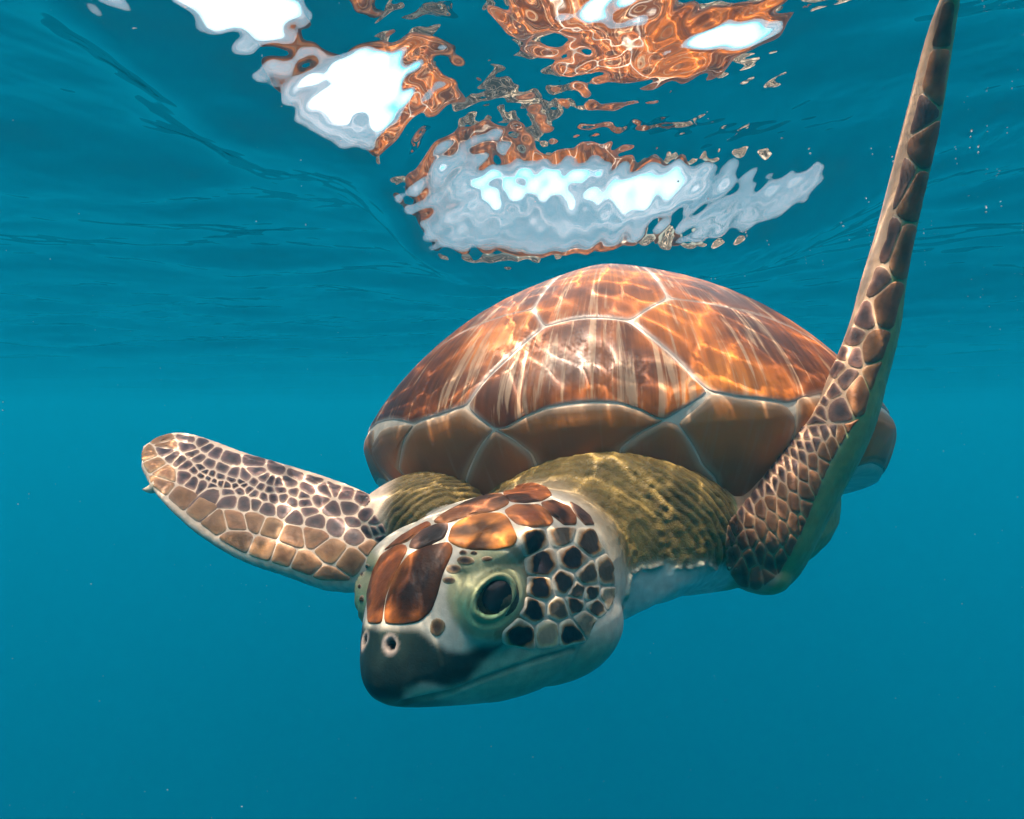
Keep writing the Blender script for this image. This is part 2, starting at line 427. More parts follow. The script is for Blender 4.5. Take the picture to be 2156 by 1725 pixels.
def lay(base, w, c): return base * (1 - w[:, None]) + np.asarray(c) * w[:, None]
col = np.tile(np.array([.190, .124, .036]), (nv, 1)) * (0.7 + 0.6 * n1)[:, None]
col = lay(col, sstep(.68, .85, n2) * 0.4, (.09, .062, .025))
col = lay(col, sstep(.09, .03, sl[:, 1]), (.46, .50, .42)); col = lay(col, belly, (.50, .56, .50))
col = lay(col, is_lf, (.74, .55, .40))
hind = sstep(-.24, -.27, sl[:, 1]) * sstep(.09, .11, np.abs(sl[:, 0]))
hq = np.stack([sl[:, 0], sl[:, 1]], -1); hp_ = np.random.default_rng(8).uniform([-.28, -.43], [.28, -.2], (420, 2))
d1 = np.full(nv, 9.); d2 = np.full(nv, 9.); sel = hind > .01
for p_ in hp_:
    dd = np.linalg.norm(hq[sel] - p_, axis=1); o1 = d1[sel]; d2[sel] = np.minimum(d2[sel], np.maximum(o1, dd)); d1[sel] = np.minimum(o1, dd)
seam = sstep(.0009, .0024, d2 - d1)
col = lay(col, hind, (.60, .50, .38)); col = lay(col, hind * seam * (down < .2), (.10, .075, .055))
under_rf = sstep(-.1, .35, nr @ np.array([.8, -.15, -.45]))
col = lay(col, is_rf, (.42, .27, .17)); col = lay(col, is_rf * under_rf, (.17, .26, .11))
col = lay(col, is_lf * sstep(.2, .6, -nr[:, 2]), (.42, .48, .40))
# head: cream skin, jaw with teal underwater shade painted in, dark horny beak
hc = np.tile(np.array([.54, .47, .375]), (nv, 1))
hc = lay(hc, sstep(1300, 1385, hpx[:, 1]) * sstep(930, 1050, hpx[:, 0]), (.19, .33, .24))
beak = [c1(*p) for p in [(150, 1085), (300, 1100), (420, 1115), (540, 1105), (640, 1190), (740, 1250), (850, 1250), (960, 1210), (1090, 1178), (1050, 1240), (980, 1310), (910, 1390), (860, 1460), (760, 1505), (640, 1480), (560, 1470), (470, 1500), (430, 1560), (400, 1640), (100, 1640), (100, 1240)]]
bd = sdist(hpx + (n2[:, None] - .5) * 12, beak)
hc = lay(hc, sstep(11, -11, bd), (.020, .034, .029))
chin = [c1(*p) for p in [(450, 1500), (560, 1475), (700, 1500), (860, 1470), (960, 1330), (1150, 1290), (1400, 1290), (1300, 1420), (900, 1560), (500, 1600)]]
hc = lay(hc, sstep(14, -14, sdist(hpx, chin)) * .8, (.24, .40, .29))
hc = lay(hc, sstep(1462, 1482, hpx[:, 1]) * sstep(1010, 900, hpx[:, 0]), (.10, .17, .13))
for nx_, ny_, r in ((350, 1208, 15),):
    d = np.linalg.norm((hpx - np.array(c1(nx_, ny_))) / [0.8, 1.1], axis=1)
    hc = lay(hc, sstep(26, 17, d), (.33, .26, .22)); hc = lay(hc, sstep(14, 10, d), (.012, .010, .009))
    nost = sstep(15, 6, d) * is_head * (hl[:, 0] > .03)
mouth = [c1(*p) for p in [(420, 1595), (560, 1562), (760, 1520), (950, 1440), (1150, 1368), (1350, 1300), (1560, 1236)]]
md_ = seg_dist(hpx, mouth, False)
mouth_w = sstep(7, 1.5, md_) * is_head * (np.abs(hl[:, 1]) > .004)
hc = lay(hc, mouth_w * .5, (.06, .10, .085))
hc = lay(hc, sstep(-.045, -.075, hl[:, 0]) * sstep(-.02, .01, hl[:, 2]), (.36, .27, .17))
# eyelids: greenish skin round the eye
lidc = np.array(c1(1000, 870)); dl = np.linalg.norm((hpx - lidc) / [1.0, 1.12], axis=1)
hc = lay(hc, sstep(96, 80, dl) * (np.abs(hl[:, 1]) > .02), (.30, .29, .17))
hc = lay(hc, sstep(80, 60, dl) * sstep(1230, 1290, hpx[:, 1]) * (np.abs(hl[:, 1]) > .02), (.16, .30, .17))
brow = sstep(14, 4, np.abs(np.hypot((hpx[:, 0] - c1(1000, 0)[0]) / 1.0, (hpx[:, 1] - c1(0, 830)[1]) / 1.15) - 88)) * (hpx[:, 0] > 1040) * (np.abs(hl[:, 1]) > .02)
hc = lay(hc, brow * .8, (.20, .13, .055))
col = lay(col, is_head, 0) + hc * is_head[:, None]
# neck folds: arcs round the back of the head
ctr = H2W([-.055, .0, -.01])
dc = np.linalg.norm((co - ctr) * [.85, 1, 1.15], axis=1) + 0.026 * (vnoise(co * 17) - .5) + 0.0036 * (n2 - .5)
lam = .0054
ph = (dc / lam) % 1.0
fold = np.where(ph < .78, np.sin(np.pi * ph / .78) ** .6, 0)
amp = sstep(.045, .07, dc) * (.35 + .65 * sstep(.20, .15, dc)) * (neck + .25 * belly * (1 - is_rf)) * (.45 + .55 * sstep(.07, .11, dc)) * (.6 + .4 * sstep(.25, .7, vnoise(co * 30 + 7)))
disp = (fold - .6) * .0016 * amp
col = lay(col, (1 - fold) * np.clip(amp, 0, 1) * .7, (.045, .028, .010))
# torn, flaking old skin between throat and belly
flake = sstep(.35, .5, belly) * sstep(.65, .5, belly) * (sl[:, 1] > .1) * (1 - is_rf) * (1 - is_lf) * (co[:, 0] > 0)
disp += flake * (n3 > .5) * .0022
col = lay(col, flake * (n3 > .5) * .7, (.52, .46, .34))
# eyelids, nostrils, mouth
eyec = np.array(c1(1030, 895)); ev = hpx - eyec; la = ev @ np.array([.60, -.80]); lb = ev @ np.array([.80, .60])
side = is_head * (np.abs(hl[:, 1]) > .02)
ee = np.hypot(la / 41, lb / (28 + 4 * sstep(-10, 20, lb)))
gs_ = lambda x, c, w: np.exp(-((x - c) / w) ** 2)
upper = sstep(-20, 30, -ev[:, 1])
lid = (-.0095 * sstep(1.04, .80, ee) + gs_(ee, 1.17, .17) * (.0008 + .0016 * upper) - .0006 * gs_(ee, 1.50, .12) + .0003 * gs_(ee, 1.75, .14) + .0008 * (n2 - .5) * gs_(ee, 1.9, .5)) * side
disp += lid
col = lay(col, gs_(ee, 1.52, .09) * side * .6, (.10, .12, .06)); col = lay(col, gs_(ee, 1.15, .13) * side * .75, (.17, .20, .10)); col = lay(col, sstep(1.0, .9, ee) * side, (.03, .025, .015))
disp += -.0035 * nost - .0011 * mouth_w
disp += neck * (sstep(.35, .7, n3) - .5) * .0004 * sstep(.13, .08, dc)
disp += (n3 - .5) * .0004 * (1 - .5 * is_head) + .0009 * hind * seam
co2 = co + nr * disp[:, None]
body_me.vertices.foreach_set('co', (co2 - SC).ravel())
ca = body_me.color_attributes.new('col', 'FLOAT_COLOR', 'POINT')
ca.data.foreach_set('color', np.concatenate([np.clip(col, 0, 1), np.ones((nv, 1))], 1).ravel())
wa = body_me.attributes.new('wrinkle', 'FLOAT', 'POINT'); wa.data.foreach_set('value', (0.15 + .85 * neck).astype(np.float32))
body_me.update(); body_me.materials.clear(); body_me.materials.append(skin_mat)
body.parent = turtle

poly_idx = np.empty(len(body_me.loops), np.int64); body_me.loops.foreach_get('vertex_index', poly_idx)
bvh = BVHTree.FromPolygons(co2.tolist(), [tuple(p.vertices) for p in body_me.polygons])
def cast(q):
    """layout coordinates -> points and normals on the skin (nan where missed)"""
    R = np.full((len(q), 6), np.nan)
    for i, (x, y) in enumerate(q):
        d = Vector(((x - 1078) * K, 1.0, (862 - y) * K)).normalized()
        hit, nrm, _, _ = bvh.ray_cast(Vector((0, 0, 0)), d)
        if hit is not None: R[i, :3] = hit; R[i, 3:] = nrm
    return R

def plate(name, poly, height, cols, n=16, gap=2.0, parent=body, round_k=1, maxdev=.03, spot=None, blotch=0):
    """a raised horny scale lying on the skin; cols: edge, middle, centre colour"""
    b = rounded(poly, n, round_k); c = b.mean(0)
    dist = np.linalg.norm(b - c, axis=1)
    if dist.mean() < gap + 2.0: return None
    prof = [(gap * .6, -.35), (gap + 1.0, .55), (gap + 3.5, .9), (None, .55), (None, .25)]
    if n >= 40: prof = prof[:3] + [(None, .78), (None, .62), (None, .46), (None, .30), (None, .14)]
    V2, Hh, Cc = [], [], []
    wa_ = np.linspace(0, 2 * np.pi, n, endpoint=False); wob = 1 + .13 * np.sin(2 * wa_ + rng.uniform(0, 6)) + .09 * np.sin(3 * wa_ + rng.uniform(0, 6)) + .05 * np.sin(6 * wa_ + rng.uniform(0, 6))
    e_, m_, k_ = [np.asarray(x, float) for x in cols]
    for k, (d, hgt) in enumerate(prof):
        if d is not None: tt = np.clip(1 - d / dist, .15, 1)
        else: tt = np.full(n, hgt)
        if spot is not None and d is None: tt = np.clip(spot[k - 3] * wob * (.3 + .7 * dist.mean() / dist), .05, .90)
        V2.append(c + (b - c) * np.asarray(tt)[:, None])
        Hh.append(np.full(n, (hgt if d is not None else 1.0) * height))
        Cc.append(np.tile(([e_, e_, e_ * .75 + m_ * .25, m_, k_] if spot is not None else [e_, e_ * .6 + m_ * .4, m_, k_ * .55 + m_ * .45, k_])[k] if n < 40 else (e_, e_ * .6 + m_ * .4, m_, m_ * .85 + k_ * .15, m_ * .6 + k_ * .4, m_ * .3 + k_ * .7, k_, k_)[k], (n, 1)))
    V2 = np.vstack(V2 + [c[None]]); Hh = np.concatenate(Hh + [[height * 1.02]]); Cc = np.vstack(Cc + [k_[None]])
    R = cast(V2); ok = ~np.isnan(R[:, 0])
    if not ok[-1] or ok.sum() < .7 * len(V2): return None
    cp = R[-1]
    far = np.linalg.norm(R[:, :3] - cp[:3], axis=1) > maxdev; bad = ~ok | far
    if bad.sum() > .3 * len(V2): return None
    for i in np.where(bad)[0]:                              # slide missed points towards the middle
        for f_ in (.9, .8, .7, .55, .4):
            r = cast([c + (V2[i] - c) * f_])[0]
            if not np.isnan(r[0]) and np.linalg.norm(r[:3] - cp[:3]) < maxdev: R[i] = r; break
        else: R[i] = cp
    # smooth the normals a little towards the mean so that plates stay tidy
    nm = R[:, 3:] * .7 + cp[3:] * .3; nm /= np.linalg.norm(nm, axis=1)[:, None]
    v = R[:, :3] + nm * Hh[:, None]
    if blotch: Cc = Cc * (1 - blotch * sstep(.46, .66, vnoise(v * 55 + [3, 0, 9]) * .65 + vnoise(v * 150) * .35))[:, None]
    nR = len(prof); f = []
    for k in range(nR - 1):
        for j in range(n):
            f.append((k * n + j, k * n + (j + 1) % n, (k + 1) * n + (j + 1) % n, (k + 1) * n + j))
    for j in range(n): f.append(((nR - 1) * n + j, (nR - 1) * n + (j + 1) % n, nR * n))
    # orientation: outward
    a, b2, c3_ = v[f[-1][0]], v[f[-1][1]], v[f[-1][2]]
    if np.dot(np.cross(b2 - a, c3_ - a), cp[3:]) < 0: f = [q[::-1] for q in f]
    o = mesh_obj(name, v, f, plate_mat, parent)
    at_ = o.data.color_attributes.new('col', 'FLOAT_COLOR', 'POINT')
    at_.data.foreach_set('color', np.concatenate([np.clip(Cc, 0, 1), np.ones((len(Cc), 1))], 1).ravel())
    o.cycles.is_caustics_receiver = True
    return o

CREAM = (.60, .46, .30); BROWN = (.30, .16, .095); DARK = (.055, .032, .032); RUST = (.30, .085, .022); ORANGE = (.55, .19, .035)
def jit(c, a=.18):
    c = np.asarray(c, float); return np.clip(c * rng.uniform(1 - a, 1 + a) * rng.uniform(1 - a * .25, 1 + a * .25, 3), 0, 1)

def grow(poly, k):
    p = np.asarray(poly); c = p.mean(0); d = np.linalg.norm(p - c, axis=1)[:, None]; return c + (p - c) * (1 + k / d)
# ---- head plates
RUSTD = (.13, .04, .016)
HP = [
 ([(205, 960), (200, 860), (240, 720), (290, 620), (380, 560), (450, 545), (462, 590), (420, 660), (370, 760), (320, 880), (303, 1000), (296, 1060), (205, 1062)], (.34, .12, .04), RUST, (.22, .06, .02)),
 ([(318, 1062), (320, 960), (345, 860), (390, 740), (440, 660), (490, 608), (600, 560), (740, 530), (765, 580), (740, 640), (690, 740), (660, 860), (620, 980), (540, 1050), (430, 1068)], (.36, .13, .045), (.34, .10, .022), (.10, .030, .014)),
 ([(480, 560), (500, 510), (570, 450), (650, 415), (728, 405), (728, 440), (700, 500), (620, 538), (540, 570)], (.26, .13, .08), (.12, .06, .04), (.055, .03, .025)),
 ([(738, 518), (762, 430), (830, 380), (960, 347), (1080, 338), (1130, 372), (1160, 440), (1188, 500), (1160, 555), (1050, 575), (900, 575), (800, 555)], (.45, .2, .07), (.46, .15, .03), (.55, .20, .038)),
 ([(315, 580), (420, 492), (520, 432), (600, 392), (618, 420), (560, 450), (470, 518), (440, 530), (380, 550)], (.34, .15, .07), RUST, (.28, .09, .03)),
 ([(640, 388), (720, 330), (860, 262), (980, 217), (1080, 208), (1135, 250), (1128, 280), (1050, 318), (960, 335), (830, 365), (740, 398), (650, 400)], (.40, .18, .08), (.26, .10, .04), (.20, .07, .026)),
 ([(1098, 195), (1180, 155), (1290, 140), (1380, 165), (1418, 215), (1350, 252), (1250, 262), (1152, 258)], (.38, .15, .07), (.28, .085, .026), (.21, .06, .02)),
 ([(1112, 320), (1180, 284), (1330, 284), (1398, 332), (1428, 390), (1400, 418), (1300, 423), (1200, 408), (1150, 370)], (.42, .18, .09), (.36, .12, .035), (.17, .05, .02)),
 ([(1355, 268), (1430, 254), (1530, 294), (1578, 362), (1578, 408), (1500, 408), (1430, 350), (1372, 302)], (.38, .17, .09), (.24, .08, .03), (.12, .04, .022)),
 ([(1545, 265), (1600, 294), (1668, 352), (1697, 408), (1640, 408), (1590, 352)], (.34, .17, .09), (.10, .05, .035), (.04, .025, .025)),
]
for poly, e, m_, k_ in HP:
    plate('head_plate', grow([c1(*p) for p in poly], 3.9), .0008, (e, m_, k_), n=56, gap=.7, maxdev=.06, blotch=.85)
def blob(cx, cy, rx, ry, n=9, j=.13):
    a = np.linspace(0, 2 * np.pi, n, endpoint=False) + rng.uniform(0, 1); r = 1 + rng.uniform(-j, j, n)
    return [(cx + rx * np.cos(x) * q, cy + ry * np.sin(x) * q) for x, q in zip(a, r)]
SPOT = np.array((.012, .010, .013))
CHEEK_OUT = [c1(*p) for p in [(1195, 470), (1250, 432), (1440, 432), (1560, 425), (1700, 432), (1765, 560), (1835, 690), (1850, 850), (1800, 990), (1700, 1070), (1660, 1190), (1480, 1225), (1300, 1245), (1085, 1205), (1085, 1120), (1180, 1040), (1235, 950), (1255, 800), (1225, 600)]]
CHEEK = [(1295, 510, 1), (1490, 462, .55), (1655, 515, .85), (1555, 640, 1), (1365, 672, 1), (1355, 838, 1), (1500, 800, .9), (1660, 765, .6), (1595, 858, .5), (1672, 868, .8), (1305, 978, 1), (1465, 975, .5), (1577, 940, .8), (1705, 950, .7), (1215, 1130, 1), (1530, 1115, 1), (1785, 740, .5), (1790, 900, .1), (1400, 1120, .1), (1640, 1040, .2)]
for (cx, cy, dk), cell in zip(CHEEK, voronoi_cells([c1(x, y) for x, y, _ in CHEEK], CHEEK_OUT, np.eye(2))):
    if cell is None: continue
    dk = min(1, dk * .55 + .45) if dk > .3 else dk; pale = np.array((.62, .53, .40)); halo = np.array((.26, .12, .035)) * dk + np.array((.46, .34, .20)) * (1 - dk)
    plate('cheek_scale', cell, .0008, (jit(pale, .08), jit(halo), SPOT * dk + np.array((.30, .22, .14)) * (1 - dk)), n=26, gap=1.1, spot=(.74, .52 + .10 * dk))
for cx, cy, rx, ry, dk in [(835, 597, 30, 19, .8), (905, 600, 25, 16, .8), (850, 650, 55, 32, .9), (775, 705, 50, 30, .9), (740, 780, 45, 25, .7), (990, 640, 40, 22, .3),
                       (660, 1095, 50, 60, .6), (195, 685, 20, 18, .8), (162, 740, 17, 19, .8), (147, 820, 15, 19, .8), (160, 905, 18, 28, .5)]:
    k_ = SPOT * dk + np.array((.16, .08, .04)) * (1 - dk)
    plate('brow_scale', [c1(*p) for p in blob(cx, cy, rx * 1.2, ry * 1.2)], .0004, ((.40, .33, .23), np.array((.20, .12, .06)), k_), n=16, gap=.8)

# ---- spread flipper scales
LOUT = [c4(*p) for p in [(110, 320), (190, 235), (270, 185), (360, 165), (480, 180), (640, 205), (700, 255), (860, 315), (980, 335), (1120, 362), (1260, 425), (1420, 480), (1560, 520), (1640, 560), (1780, 590), (1920, 640), (1945, 720), (1960, 790), (2040, 900), (2060, 1010), (1990, 1070), (1900, 1170), (1830, 1300), (1760, 1350), (1540, 1350), (1380, 1290), (1220, 1230), (1040, 1180), (880, 1110), (760, 1040), (620, 930), (480, 830), (320, 690), (200, 600), (180, 510), (130, 400)]]
LBIG = [(290, 200), (330, 262), (170, 325), (240, 405), (310, 465), (270, 570), (450, 670), (600, 760), (720, 850), (860, 850), (890, 1000), (1090, 1070), (1240, 1120), (1400, 1180), (1600, 1310), (1775, 1160), (1620, 1080), (1960, 1060), (1030, 850), (1140, 890), (1320, 960), (1480, 970)]
LMID = [(500, 195), (610, 235), (650, 275), (700, 310), (810, 355), (1020, 385), (1190, 430), (1340, 475), (1480, 520), (1640, 590), (1740, 630), (1855, 665), (330, 300), (500, 280), (530, 322), (380, 345), (570, 358), (430, 375), (480, 412), (650, 408), (760, 445), (1040, 465), (540, 458), (600, 438), (625, 466), (680, 487), (850, 490), (940, 511), (1090, 515), (497, 495), (600, 495), (540, 522), (620, 548), (655, 518), (700, 537), (750, 552), (740, 505), (840, 530), (910, 548), (1010, 550), (1140, 540), (1200, 557), (1285, 552), (685, 572), (800, 567), (868, 572), (930, 572), (970, 600), (1065, 580), (1130, 606), (1215, 605), (900, 602), (700, 608), (810, 624), (1020, 634), (1085, 656), (1160, 662), (1245, 666), (1330, 630), (1390, 650), (1305, 692), (830, 670), (940, 697), (1030, 707), (1110, 742), (1260, 762), (1330, 805), (1410, 705), (1430, 600), (1440, 775), (1490, 840), (1520, 690), (1560, 600), (1620, 760), (1765, 755), (1660, 880), (1800, 865), (1885, 815), (1893, 920), (1960, 915), (1815, 945), (1955, 855), (2010, 905), (2040, 1000)]
ang = math.radians(17); ca_, sa_ = math.cos(ang), math.sin(ang)
Rm = np.array([[ca_, sa_], [-sa_, ca_]])
cent = [c4(*p) for p in LBIG + LMID]
cells = voronoi_cells(cent, np.asarray(LOUT) + [0, -1] - [[0, 7 * (p_[1] > 1000 + (p_[0] - 300) * .25)] for p_ in LOUT], np.diag([.72, 1.0]) @ Rm)
for i, (cell, ce) in enumerate(zip(cells, cent)):
    if cell is None: continue
    big = i < len(LBIG)
    ar = np.sqrt(abs(np.sum(cell[:, 0] * np.roll(cell[:, 1], -1) - cell[:, 1] * np.roll(cell[:, 0], -1))) / 2)
    if big: cs = (jit((.60, .40, .26)), jit((.40, .205, .10)), jit((.22, .105, .048)))
    else:
        dk = np.clip((ar - 8) / 30, 0, 1)
        cs = (jit((.52, .36, .27)), jit((.18, .10, .085)), jit(np.array((.050, .032, .040)) * (1 - dk * .2) + dk * np.array((.03, .02, .01))))
    plate('flipper_scale', cell, .0009 if big else .0006, cs, n=26 if big else 16, gap=1.0 if big else .8)

# ---- raised flipper scales
ROUT = [c7(*p) for p in [(585, 0), (630, 0), (610, 200), (580, 400), (560, 560), (510, 760), (470, 940), (430, 1140), (380, 1330), (330, 1480), (285, 1600), (262, 1690)]] + \
       [c3(*p) for p in [(1130, 800), (1070, 880), (1010, 980), (960, 1080), (900, 1180), (850, 1290), (780, 1360), (740, 1440), (700, 1530), (600, 1610), (530, 1580), (485, 1500), (480, 1400), (500, 1300), (560, 1225), (640, 1120), (710, 1020), (770, 930), (820, 830), (890, 730), (950, 630), (1000, 540), (1050, 430), (1100, 320), (1150, 220)]] + [c7(*p) for p in [(350, 960), (400, 730), (460, 470), (510, 280), (555, 100)]]
RB = [c7(*p) for p in [(600, 60), (560, 330), (520, 600), (480, 780), (420, 1030), (350, 1240), (290, 1420), (235, 1580), (300, 1530)]]
RS = [c7(*p) for p in [(470, 450), (405, 730), (335, 1000), (290, 1140), (250, 1280), (212, 1370), (180, 1440), (215, 1450), (160, 1490), (190, 1530)]]
RS += [c3(*p) for p in [(950, 660), (925, 700), (900, 740), (880, 780), (960, 720), (935, 770), (910, 815), (985, 690), (1000, 750)]]
ROUT_UP = ROUT[:12] + [c3(1130, 800), c3(1060, 830), c3(960, 830), c3(880, 840), c3(820, 835)] + ROUT[31:]
ROUT_LOW = [c3(*p) for p in [(820, 837), (880, 842), (960, 832), (1060, 832), (1125, 805), (1070, 880), (1010, 980), (960, 1080), (915, 1190), (875, 1290), (830, 1390), (790, 1470), (735, 1560), (640, 1635), (540, 1610), (485, 1530), (476, 1400), (495, 1300), (556, 1225), (636, 1120), (706, 1020), (766, 930)]]
RL = [c3(*p) for p in [(500, 1380), (535, 1320), (525, 1450), (565, 1390), (590, 1290), (560, 1520), (610, 1380), (600, 1480), (630, 1560), (650, 1240), (655, 1340), (650, 1450), (700, 1200), (705, 1300), (700, 1400), (690, 1500), (750, 1150), (755, 1240), (755, 1350), (800, 1110), (810, 1210), (810, 1310), (850, 1060), (860, 1160), (870, 1240), (900, 1010), (910, 1100), (945, 960), (950, 1050), (990, 930), (1030, 880), (1080, 840), (855, 1330), (800, 1420), (750, 1500), (690, 1580)]]
RLS = [c3(*p) for p in [(850, 850), (830, 890), (870, 890), (910, 870), (800, 920), (840, 930), (880, 935), (920, 920), (775, 955), (810, 970), (850, 980), (745, 1000), (780, 1015), (815, 1030), (715, 1045), (750, 1065), (690, 1085), (720, 1110), (655, 1130), (690, 1150), (620, 1175), (590, 1220), (560, 1260), (960, 870), (1000, 850)]]
def limb_cells(bigs, smalls, outl, ang, stretch, cb, cs_):
    a = math.radians(ang); Rm = np.array([[math.cos(a), math.sin(a)], [-math.sin(a), math.cos(a)]])
    for i, cell in enumerate(voronoi_cells(bigs + smalls, outl, np.diag([stretch, 1.0]) @ Rm)):
        if cell is None: continue
        big = i < len(bigs); c_ = [jit(x) for x in (cb if big else cs_)]
        plate('flipper_scale', cell, .0010 if big else .0007, c_, n=26 if big else 18, gap=1.2 if big else 1.0, maxdev=.06)
BIGC = ((.36, .20, .11), (.22, .095, .040), (.12, .050, .022)); SMC = ((.50, .33, .22), (.16, .08, .055), (.045, .026, .024))
limb_cells(RB, RS, ROUT_UP, -68, .8, BIGC, SMC)
limb_cells(RL, RLS, ROUT_LOW, 74, .5, BIGC, SMC)

# claw on the spread flipper
r = next(q for q in cast([c4(x_, 585) for x_ in range(185, 420, 12)]) if not np.isnan(q[0])); tip = P(*c4(112, 606), r[1] - .004)
ax = tip - r[:3]; sd = np.cross(ax, [0, 1, 0]); sd /= np.linalg.norm(sd); fw = np.cross(sd, ax); fw /= np.linalg.norm(fw)
rings = [section(r[:3] + ax * t_ - ax * .25 + np.array([0, 0, -.0012]) * np.sin(t_ * 3), sd * .0042 * (1 - t_ ** 1.3 * .93), fw * .003 * (1 - t_ ** 1.3 * .93), -fw * .003 * (1 - t_ ** 1.3 * .93), 2.0, 12) for t_ in np.linspace(0, 1.2, 9).clip(0, 1)]
v, f = loft(rings[:8]); mesh_obj('claw', v, f, claw_mat, body)

# ---- eyes
for sgn in (1, -1):
    if sgn == 1:
        r = cast([c1(1030, 895)])[0]; ec = r[:3].copy()
        ring_ = cast([c1(1030 + 190 * math.cos(a_), 895 + 190 * math.sin(a_)) for a_ in np.linspace(0, 6.283, 12)]); en = np.nanmean(ring_[:, 3:], 0); en /= np.linalg.norm(en); ec = ec + en * .0096
        el = (ec - HC) @ HR; enl = en @ HR
    else:
        ec = H2W([el[0], -el[1], el[2]]); en = HR @ np.array([enl[0], -enl[1], enl[2]])
    upv = HR @ np.array([-.35, 0, 1]); upv -= en * (upv @ en); upv /= np.linalg.norm(upv); sv = np.cross(upv, en)
    dg_ = upv * .80 + sv * .60 * (1 if sgn == 1 else -1); pg_ = np.cross(dg_, en)     # long axis of the slanting opening
    R_ = .0135; cc = ec - en * .0128
    v, f = ellipsoid(cc, np.array([sv * R_, upv * R_, en * R_]), 24, 40)
    eye = mesh_obj('eyeball', v, f, eye_mat, turtle)
    rings = []
    for t_ in np.linspace(.05, .56, 8):
        ph = np.linspace(0, 2 * np.pi, 28, endpoint=False)
        d = np.sin(t_) * (np.cos(ph)[:, None] * pg_ * .9 + np.sin(ph)[:, None] * dg_ * 1.12) + np.cos(t_) * en
        rings.append(cc - pg_ * .0005 + d * (R_ * 1.010))
    v, f = loft(rings); mesh_obj('pupil', v, f, pupil_mat, eye)

# ------------------------------------------------------------------ carapace
ss = np.concatenate([np.linspace(0, 1.1, 66)[1:], [1.14]]); tt = np.linspace(0, 2 * np.pi, 144, endpoint=False)
Sg, Tg = np.meshgrid(ss, tt, indexing='ij')
v, f = loft(shell_world(Sg, Tg)); v[-2] = shell_world(0, 0)
carapace = mesh_obj('carapace', v, f, seam_mat, turtle)
gs, gt = np.meshgrid(np.linspace(0, 1.3, 300), np.linspace(-np.pi, np.pi, 601), indexing='ij')
gw = shell_world(gs, gt).reshape(-1, 3); gp = proj(gw); gs = gs.ravel(); gt = gt.ravel(); gy = gw[:, 1]
front_ok = gw[:, 1] < .75
def pick(x, y):
    """layout point -> position (s*sin, s*cos) on the unrolled carapace"""
    d = np.hypot(gp[:, 0] - x, gp[:, 1] - y); c = np.where((d < 8) & front_ok)[0]
    if len(c) == 0: c = np.argsort(d)[:5]
    i = c[np.argmin(gy[c])]; c = c[gy[c] < gy[i] + .025]; i = c[np.argmin(d[c])]
    return np.array([gs[i] * np.sin(gt[i]), gs[i] * np.cos(gt[i])])
def st(s, deg): a = math.radians(deg); return np.array([s * math.sin(a), s * math.cos(a)])
def arc(s, d0, d1, n=6): return [st(s, d) for d in np.linspace(d0, d1, n)]

def scute(poly, marginal=False, n=110, gap=.0008, height=.0010, name='scute'):
    b = rounded(poly, n, 1); c = b.mean(0)
    def W(q): return shell_world(np.hypot(q[:, 0], q[:, 1]), np.arctan2(q[:, 0], q[:, 1]))
    wb, wc = W(b), W(c[None])[0]
    dist = np.linalg.norm(wb - wc, axis=1)
    e = 1e-3
    def Nrm(q):
        a = W(q + [e, 0]) - W(q - [e, 0]); b_ = W(q + [0, e]) - W(q - [0, e]); n_ = np.cross(a, b_); n_ /= np.linalg.norm(n_, axis=1)[:, None] + 1e-12
        return n_ * np.sign((n_ * (W(q) - S2W([0, 0, 0]))).sum(1))[:, None]
    V, E, ST = [], [], []
    prof = [(gap * .5, -.4), (gap, .35), (gap + .0012, .85), (gap + .004, 1.0), (gap + .009, 1.0)] + [(None, t_) for t_ in (.72, .56, .40, .25, .12)]
    seed = rng.uniform(0, 30)
    for d, hgt in prof:
        tt_ = np.clip(1 - d / dist, .74 if d < .006 else .73, 1) if d is not None else np.full(n, hgt)
        q = c + (b - c) * tt_[:, None]
        hh = height * (hgt if d is not None else 1.0 + .5 * (1 - hgt))
        V.append(W(q) + Nrm(q) * hh); E.append(np.clip((dist * (1 - tt_) - gap) / (.0085 if marginal else .0030), 0, 1))
        ST.append(np.stack([np.arctan2(q[:, 0], q[:, 1] + .25), np.hypot(q[:, 0], q[:, 1]), np.full(n, seed)], -1))
    q = c[None]; V.append(W(q) + Nrm(q) * height * 1.5); E.append([1.0]); ST.append([[math.atan2(c[0], c[1] + .25), np.hypot(*c), seed]])
    V = np.vstack(V); nR = len(prof); f = []
    for k in range(nR - 1):
        for j in range(n): f.append((k * n + j, k * n + (j + 1) % n, (k + 1) * n + (j + 1) % n, (k + 1) * n + j))
    for j in range(n): f.append(((nR - 1) * n + j, (nR - 1) * n + (j + 1) % n, nR * n))
    a, b2, c3_ = V[f[-1][0]], V[f[-1][1]], V[f[-1][2]]
    if np.dot(np.cross(b2 - a, c3_ - a), Nrm(c[None])[0]) < 0: f = [x[::-1] for x in f]
    o = mesh_obj(name, V, f, marginal_mat if marginal else scute_mat, carapace)
    o.data.attributes.new('edge', 'FLOAT', 'POINT').data.foreach_set('value', np.concatenate(E).astype(np.float32))
    o.data.attributes.new('streak', 'FLOAT_VECTOR', 'POINT').data.foreach_set('vector', np.vstack(ST).astype(np.float32).ravel())
    return o

